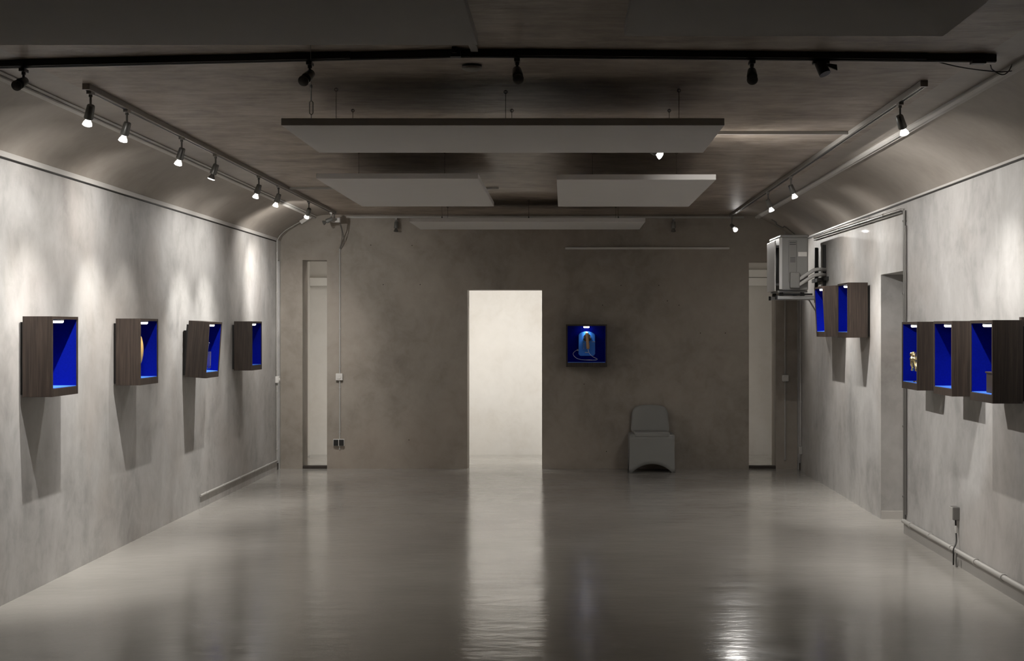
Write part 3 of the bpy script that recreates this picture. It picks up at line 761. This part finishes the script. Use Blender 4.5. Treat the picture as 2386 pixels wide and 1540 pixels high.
# left corner
xc, yc = XL + 0.014, 16.84
conduit('vertical conduit in the left corner below the cove', [(xc, yc, 2.66), (xc, yc, 1.1)], clips=[(xc, yc, z) for z in (2.52, 2.06, 1.6, 1.17)])
conduit('lower conduit in the left corner under the switch', [(xc, yc, 1.01), (xc, yc, 0.135)], clips=[(xc, yc, z) for z in (0.92, 0.36, 0.25)])
switch('white switch on the left wall beside the corner slot', (XL, 16.84, 1.055), 90, r=0.04)
cable('cove_cable', 'pale cable climbing the left cove from the corner conduit', [(xc, yc, 2.66), (XL + 0.05, yc, 2.72), (-3.22, yc, 2.775), (-3.12, yc, 2.835), (-3.05, yc, 2.873)], 0.007, 'conduit')
o = MB().box(-0.07, 0.07, -0.03, 0.03, -0.025, 0.02).build('junction_box', 'white', bevel=0.004, loc=(-2.985, 16.84, 2.905)); o.rotation_euler = (0, math.radians(-33), 0)
tag(o, 'pale junction box on the upper left cove', 'junction box')
conduit('low conduit along the base of the left wall near the corner', [(XL + 0.013, 13.3, 0.118), (XL + 0.013, 16.86, 0.118)], r=0.011, clips=[(XL + 0.013, y, 0.118) for y in (13.5, 14.2, 14.9, 15.6, 16.3)])
o = MB().box(XL - 0.002, XL + 0.008, 13.3, 16.87, 0.0, 0.104).build('baseboard_left', 'wall'); tag(o, 'low plaster skirting under the left wall conduit', 'baseboard', kind='structure')
# centre-left on end wall
xc, yc = -2.633, YB - 0.012
conduit('conduit on the end wall between the left slot and the doorway', [(xc, yc, 2.58), (xc, yc, 1.12)], clips=[(xc, yc, z) for z in (2.4, 2.08, 1.64, 1.2)])
conduit('lower conduit running down to the black sockets', [(xc, yc, 1.035), (xc, yc, 0.345)], clips=[(xc, yc, z) for z in (0.95, 0.43)])
switch('white round-dial switch on the end wall near the left slot', (-2.637, YB, 1.077), 0)
cable('hanging_cable', 'dark thin cable dropping from the track junction box', [(-2.565, 16.64, 2.85), (-2.57, 16.85, 2.78), (-2.60, 17.05, 2.68), (-2.632, YB - 0.015, 2.58)], 0.0055, 'conduit_dark')
cable('hanging_cable', 'second dark thin cable bowing beside the first one', [(-2.555, 16.64, 2.85), (-2.555, 16.8, 2.77), (-2.575, 17.06, 2.66), (-2.622, YB - 0.015, 2.575)], 0.0045, 'conduit_dark')
t = thing('wall_socket', 'pair of black sockets in a pale frame low on the end wall', 'socket', (-2.643, YB, 0.307))
MB().box(-0.066, 0.066, -0.03, 0, -0.041, 0.041).build('frame', 'white', t, bevel=0.005)
for s in (-1, 1):
    k = MB().box(s * 0.032 - 0.028, s * 0.032 + 0.028, -0.04, -0.03, -0.036, 0.036).build('flap', 'black', t, bevel=0.004)
    MB().box(s * 0.032 - 0.006, s * 0.032 + 0.006, -0.043, -0.04, -0.034, -0.028).build('flap_grip', 'black', k)
conduit('short pipe stub below the black sockets', [(-2.633, YB - 0.012, 0.266), (-2.633, YB - 0.012, 0.225)], r=0.007)
# right part of end wall
xc = 2.588
conduit('conduit on the end wall right of the right slot', [(xc, yc, 2.9), (xc, yc, 1.10)], clips=[(xc, yc, z) for z in (2.0, 1.5)])
conduit('lower conduit right of the right slot', [(xc, yc, 1.02), (xc, yc, 0.10)], clips=[(xc, yc, z) for z in (0.8, 0.3)])
switch('pale switch on the end wall right of the right slot', (2.588, YB, 1.062), 0, r=0.038)
conduit('conduit on the right wall next to the corner slot', [(XR - 0.013, 16.78, 2.62), (XR - 0.013, 16.78, 0.295)], clips=[(XR - 0.013, 16.78, z) for z in (2.2, 1.5, 0.8)])
t = thing('junction_box', 'pale junction box low on the right wall at the corner', 'junction box', (XR, 16.78, 0.245))
MB().box(-0.035, 0, -0.04, 0.04, -0.045, 0.045).build('box', 'conduit', t, bevel=0.004)
MB().box(-0.04, -0.035, -0.036, 0.036, -0.041, 0.041).build('lid', 'conduit', t, bevel=0.002)
# white batten on end wall
tag(MB().box(0.01, 1.935, YB - 0.02, YB, 2.573, 2.597).build('wall_batten', 'white', bevel=0.003), 'long thin pale batten on the end wall below the ceiling', 'batten')
# pipes on the right wall above the doorway
xr = XR - 0.016
conduit('bright pipe along the top of the right wall above the doorway', [(xr, 15.85, 2.628), (xr, 11.72, 2.598)], r=0.011, mat='chrome', clips=[(xr, y, 2.598 + (y - 11.72) * 0.03 / 4.13) for y in (12.4, 13.4, 14.4)])
conduit('dark pipe just below the bright pipe on the right wall', [(xr, 15.85, 2.605), (xr, 11.70, 2.574)], r=0.008, mat='conduit_dark')
conduit('short pale trunk above the pipes on the right wall', [(XR - 0.02, 15.2, 2.645), (XR - 0.02, 13.05, 2.628)], r=0.010, mat='white')
conduit('vertical grey conduit beside the recessed doorway', [(xr + 0.003, 11.655, 2.585), (xr + 0.003, 11.655, 0.12)], r=0.012, mat='conduit_dark', clips=[(xr + 0.003, 11.655, z) for z in (2.5, 1.92, 1.3, 0.86, 0.3)])
conduit('second vertical conduit beside the recessed doorway', [(xr + 0.004, 11.615, 2.46), (xr + 0.004, 11.615, 0.16)], r=0.007, mat='conduit_dark')
# skirting pipe on the near right wall
rp = [(XR - 0.022, 11.66, 0.105), (XR - 0.022, 2.0, 0.105)]
conduit('fat skirting pipe along the base of the right wall', rp, r=0.017, mat='conduit', clips=[(XR - 0.022, y, 0.105) for y in (11.4, 10.8, 10.2, 9.6, 9.0, 8.4, 7.8)])
tag(MB().box(XR - 0.012, XR + 0.002, 2.0, 11.69, 0.0, 0.10).build('baseboard_right', 'door'), 'low baseboard under the skirting pipe of the right wall', 'baseboard', kind='structure')  # shade under the pipe is put into this darker colour
t = thing('junction_box', 'grey junction box with black cable low on the right wall', 'junction box', (XR, 10.12, 0.362))
MB().box(-0.045, 0, -0.045, 0.045, -0.045, 0.045).build('box', 'conduit_dark', t, bevel=0.005)
MB().box(-0.052, -0.045, -0.041, 0.041, -0.041, 0.041).build('lid', 'conduit', t, bevel=0.002)
cable('power_cable', 'black cable running from the low junction box to the floor', [(XR - 0.02, 10.11, 0.32), (XR - 0.02, 10.10, 0.25), (XR - 0.025, 10.07, 0.17), (XR - 0.05, 10.05, 0.12), (XR - 0.05, 10.05, 0.08), (XR - 0.04, 10.09, 0.008)], 0.0055, 'black')
tag(MB().lathe((XR - 0.02, 10.105, 0.275), (XR - 0.02, 10.095, 0.225), [(0, 0.011), (0.5, 0.014), (1, 0.011)], 12).build('cable_coupling', 'conduit', smooth=40), 'pale coupling on the black cable below the low junction box', 'coupling')
cable('power_cable', 'thicker cable tail standing under the skirting pipe', [(XR - 0.045, 10.0, 0.10), (XR - 0.05, 9.99, 0.06), (XR - 0.045, 9.985, 0.008)], 0.008, 'conduit_dark')

# ------------------------------------------------------------------ air conditioner on its bracket
ax0, ax1, ay0, ay1, az0, az1 = 2.235, 2.525, 15.1, 15.9, 2.02, 2.615
t = thing('air_conditioner', 'pale outdoor air conditioning unit mounted high on the right wall', 'air conditioner', ((ax0 + ax1) / 2, (ay0 + ay1) / 2, az0))
O = Vector(t.location)
def L(p): return Vector(p) - O
def tb(x0, x1, y0, y1, z0, z1, name, mat, par=t, bevel=0.0):
    return MB().box(x0 - O.x, x1 - O.x, y0 - O.y, y1 - O.y, z0 - O.z, z1 - O.z).build(name, mat, par, bevel=bevel)
case = tb(ax0 + 0.01, ax1, ay0 + 0.004, ay1, az0 + 0.02, az1 - 0.025, 'casing', 'ac', bevel=0.012)
tb(ax0, ax1 + 0.006, ay0 - 0.004, ay1 + 0.006, az1 - 0.028, az1, 'top_cover', 'ac', bevel=0.01)
fp = tb(ax0 - 0.002, ax0 + 0.012, ay0 + 0.02, ay1 - 0.02, az0 + 0.02, az1 - 0.03, 'front_panel', 'ac', bevel=0.004)
dp = tb(ax0 - 0.055, ax0 - 0.042, ay0 + 0.03, ay0 + 0.60, az0 + 0.01, az1 - 0.06, 'deflector_panel', 'ac_light', bevel=0.004)
for yy in (ay0 + 0.06, ay0 + 0.56):
    for zz in (az0 + 0.08, az1 - 0.12):
        tb(ax0 - 0.042, ax0 - 0.002, yy - 0.012, yy + 0.012, zz - 0.012, zz + 0.012, 'spacer', 'ac_dark', dp)
tb(ax0 - 0.012, ax0 + 0.02, ay0 - 0.002, ay0 + 0.016, az0 + 0.03, az1 - 0.03, 'corner_post', 'ac_light', bevel=0.003)
# fan grille: dark disc with rings on the front
fc = L((ax0 - 0.003, ay0 + 0.45, az0 + 0.30))
g = MB().cyl(fc, fc + Vector((-0.004, 0, 0)), 0.24, n=36).build('fan_opening', 'ac_dark', fp, smooth=40)
for r in (0.06, 0.1, 0.14, 0.18, 0.22, 0.245):
    MB().tube([fc + Vector((-0.01, r * math.cos(a), r * math.sin(a))) for a in [2 * math.pi * i / 36 for i in range(36)]], 0.004, 6, closed=True).build('grille_ring', 'ac', t, smooth=60)
for i in range(8):
    a = math.pi * i / 8
    dv = Vector((0, math.cos(a), math.sin(a)))
    MB().tube([fc + Vector((-0.008, 0, 0)) - dv * 0.245, fc + Vector((-0.008, 0, 0)) + dv * 0.245], 0.003, 6).build('grille_spoke', 'ac', t)
# dark slot column and bright corner post between front and side
# service side facing the viewer
tb(ax0 + 0.085, ax0 + 0.17, ay0 - 0.006, ay0 + 0.006, az0 + 0.10, az1 - 0.06, 'service_panel', 'ac_cover', bevel=0.006)
for z in (az1 - 0.085, az1 - 0.105):
    tb(ax0 + 0.095, ax0 + 0.16, ay0 - 0.009, ay0 - 0.005, z, z + 0.008, 'vent_slot', 'ac_dark')
for k in range(4):
    z = az0 + 0.31 + k * 0.014
    tb(ax0 + 0.10, ax0 + 0.155, ay0 - 0.009, ay0 - 0.005, z, z + 0.006, 'vent_slot', 'ac_dark')
tb(ax0 + 0.185, ax0 + 0.275, ay0 - 0.002, ay0 + 0.005, az0 + 0.37, az0 + 0.415, 'rating_plate', 'white')
tb(ax0 + 0.095, ax0 + 0.195, ay0 - 0.055, ay0 + 0.006, az0 + 0.04, az0 + 0.205, 'valve_cover', 'ac_cover', bevel=0.012)
for y in (15.24, 15.74):
    tb(ax0 - 0.01, ax1 + 0.01, y - 0.025, y + 0.025, az0, az0 + 0.02, 'foot', 'galv', bevel=0.003)
# bracket
t = thing('air_conditioner_bracket', 'steel wall bracket with black rubber pads carrying the air conditioner', 'bracket', (XR, 15.5, az0 - 0.03))
O = Vector(t.location)
for y in (15.24, 15.74):
    MB().bar(L((ax0 - 0.025, y, az0 - 0.052)), L((XR, y, az0 - 0.052)), 0.035, 0.036).build('arm', 'galv', t, bevel=0.003)
    MB().bar(L((XR - 0.016, y, az0 - 0.10)), L((XR - 0.016, y, az1 - 0.10)), 0.036, 0.03, up=(1, 0, 0)).build('wall_rail', 'black', t)
    MB().bar(L((XR - 0.10, y, az0 - 0.055)), L((XR - 0.012, y, az0 - 0.20)), 0.03, 0.012).build('gusset', 'galv', t)
    for xx in (ax0 + 0.03, ax1 - 0.04):
        MB().cyl(L((xx, y, az0 - 0.034)), L((xx, y, az0)), 0.024, 0.02, n=16).build('rubber_pad', 'black', t, smooth=40)
        MB().cyl(L((xx, y, az0 + 0.0)), L((xx, y, az0 + 0.032)), 0.006, n=10).build('bolt', 'chrome', t, smooth=40)
    MB().box(ax0 - 0.03 - O.x, ax0 - 0.01 - O.x, y - 0.022 - O.y, y + 0.022 - O.y, az0 - 0.074 - O.z, az0 - 0.03 - O.z).build('arm_cap', 'black', t, bevel=0.003)
MB().bar(L((ax0 + 0.0, 15.22, az0 - 0.02)), L((ax1 + 0.06, 15.22, az0 - 0.02)), 0.03, 0.018).build('damper_strip', 'black', t)
MB().bar(L((XR - 0.016, 15.06, az0 + 0.14)), L((XR - 0.016, 15.92, az0 + 0.14)), 0.03, 0.04).build('cross_rail', 'black', t)
# insulated pipes
for k, (dz, dy, lab) in enumerate(((0.0, 0.0, 'upper'), (-0.055, -0.012, 'lower'))):
    pts = [(ax0 + 0.19, ay0 - 0.02 + dy, az0 + 0.13 + dz), (ax0 + 0.25, ay0 - 0.05 + dy, az0 + 0.17 + dz), (ax0 + 0.34, ay0 - 0.05 + dy, az0 + 0.225 + dz), (ax0 + 0.42, ay0 + 0.0 + dy, az0 + 0.235 + dz), (XR - 0.02, ay0 + 0.1, az0 + 0.235 + dz), (XR + 0.02, ay0 + 0.13, az0 + 0.235 + dz)]
    cable('insulated_pipe', lab + ' insulated pipe bending from the air conditioner to the wall', pts, 0.019, 'foam', 'pipe')
# small crooked pipe above the unit
cable('crooked_pipe', 'thin crooked pipe on the cove above the air conditioner', [(2.37, 16.7, 2.892), (2.42, 16.7, 2.86), (2.43, 16.7, 2.835), (2.5, 16.7, 2.80), (2.52, 16.7, 2.81), (2.6, 16.7, 2.75), (2.66, 16.7, 2.70)], 0.006, 'conduit_dark', 'pipe')

# ------------------------------------------------------------------ slip-covered chair
t = thing('covered_chair', 'chair under a pale stretch cover against the end wall', 'chair', (1.0, 16.63, 0))
def skirt():
    mb = MB()
    W0, W1 = 0.262, 0.257                      # half widths floor / seat
    Dp = 0.42; H = 0.43
    nx, nz = 16, 8
    vs = []; fs = []
    # closed ring of columns: front, right, back, left
    cols = []
    for i in range(nx): cols.append((-1 + 2 * i / nx, 0.0))
    for i in range(10): cols.append((1.0, i / 10))
    for i in range(nx): cols.append((1 - 2 * i / nx, 1.0))
    for i in range(10): cols.append((-1.0, 1 - i / 10))
    def hem(u, v):
        if v in (0.0, 1.0):
            s = max(0.0, 1 - (u / 0.86) ** 2); return 0.10 * s ** 0.8 if v == 0.0 else 0.08 * s ** 0.8
        s = max(0.0, 1 - ((v - 0.5) / 0.42) ** 2); return 0.09 * s ** 0.8
    for k in range(nz + 1):
        for u, v in cols:
            h0 = hem(u, v); z = h0 + (H - h0) * k / nz
            f = k / nz
            hw = W0 + (W1 - W0) * f
            pinch = 0.004 * math.sin(math.pi * f)
            x = u * (hw - (pinch if abs(u) == 1.0 else 0))
            y = v * Dp + (pinch if v == 0.0 else (-pinch if v == 1.0 else 0)) * (1 - abs(u)) * 1.5
            vs.append((x, y, z))
    m = len(cols)
    for k in range(nz):
        for i in range(m):
            j = (i + 1) % m
            fs.append((k * m + i, k * m + j, (k + 1) * m + j, (k + 1) * m + i))
    mb.add(vs, fs)
    return mb
o = skirt().build('skirt', 'cloth', t, smooth=50)
sm = o.modifiers.new('thickness', 'SOLIDIFY'); sm.thickness = 0.004; sm.offset = -1
MB().box(-0.255, 0.255, 0.0, 0.42, 0.405, 0.435).build('seat_edge', 'cloth', t, bevel=0.012, segs=3)
o = MB().box(-0.205, 0.205, -0.006, 0.38, 0.40, 0.462).build('seat', 'cloth', t, bevel=0.022, segs=4)
# backrest: arched slab curving backwards
nx, nz = 32, 14
vs = []; fs = []
def backpt(i, k, s):
    u = -1 + 2 * i / nx; f = k / nz
    zt = 0.75 - 0.022 * u * u - 0.075 * abs(u) ** 9
    z = 0.44 + (zt - 0.44) * f
    wv = 0.224 - 0.012 * f - 0.014 * max(0, 0.12 - f) / 0.12
    x = u * wv
    y = 0.385 + 0.05 * f + 0.018 * (1 - u * u) * math.sin(math.pi * f)
    edge = (1 - abs(u) ** 6) * (1 - max(0, (f - 0.8) / 0.2) ** 3)
    return (x, y + s * (0.006 + 0.016 * edge), z)
for s in (-1, 1):
    for k in range(nz + 1):
        for i in range(nx + 1): vs.append(backpt(i, k, s))
m = nx + 1; hlf = m * (nz + 1)
for s in (0, 1):
    for k in range(nz):
        for i in range(nx):
            a = s * hlf + k * m + i
            fs.append((a, a + 1, a + 1 + m, a + m) if s == 0 else (a + m, a + 1 + m, a + 1, a))
ring = [i for i in range(m)] + [k * m + nx for k in range(1, nz + 1)] + [nz * m + i for i in range(nx - 1, -1, -1)] + [k * m for k in range(nz - 1, 0, -1)]
for q in range(len(ring)):
    a, b = ring[q], ring[(q + 1) % len(ring)]
    fs.append((a, b, b + hlf, a + hlf))
MB().add(vs, fs).build('backrest', 'cloth', t, smooth=60)
for x in (-0.235, 0.235):
    for y in (0.03, 0.39):
        MB().cyl((x, y, 0), (x * 0.97, y, 0.40), 0.014, 0.018, n=12).build('leg', 'foot', t, smooth=40)
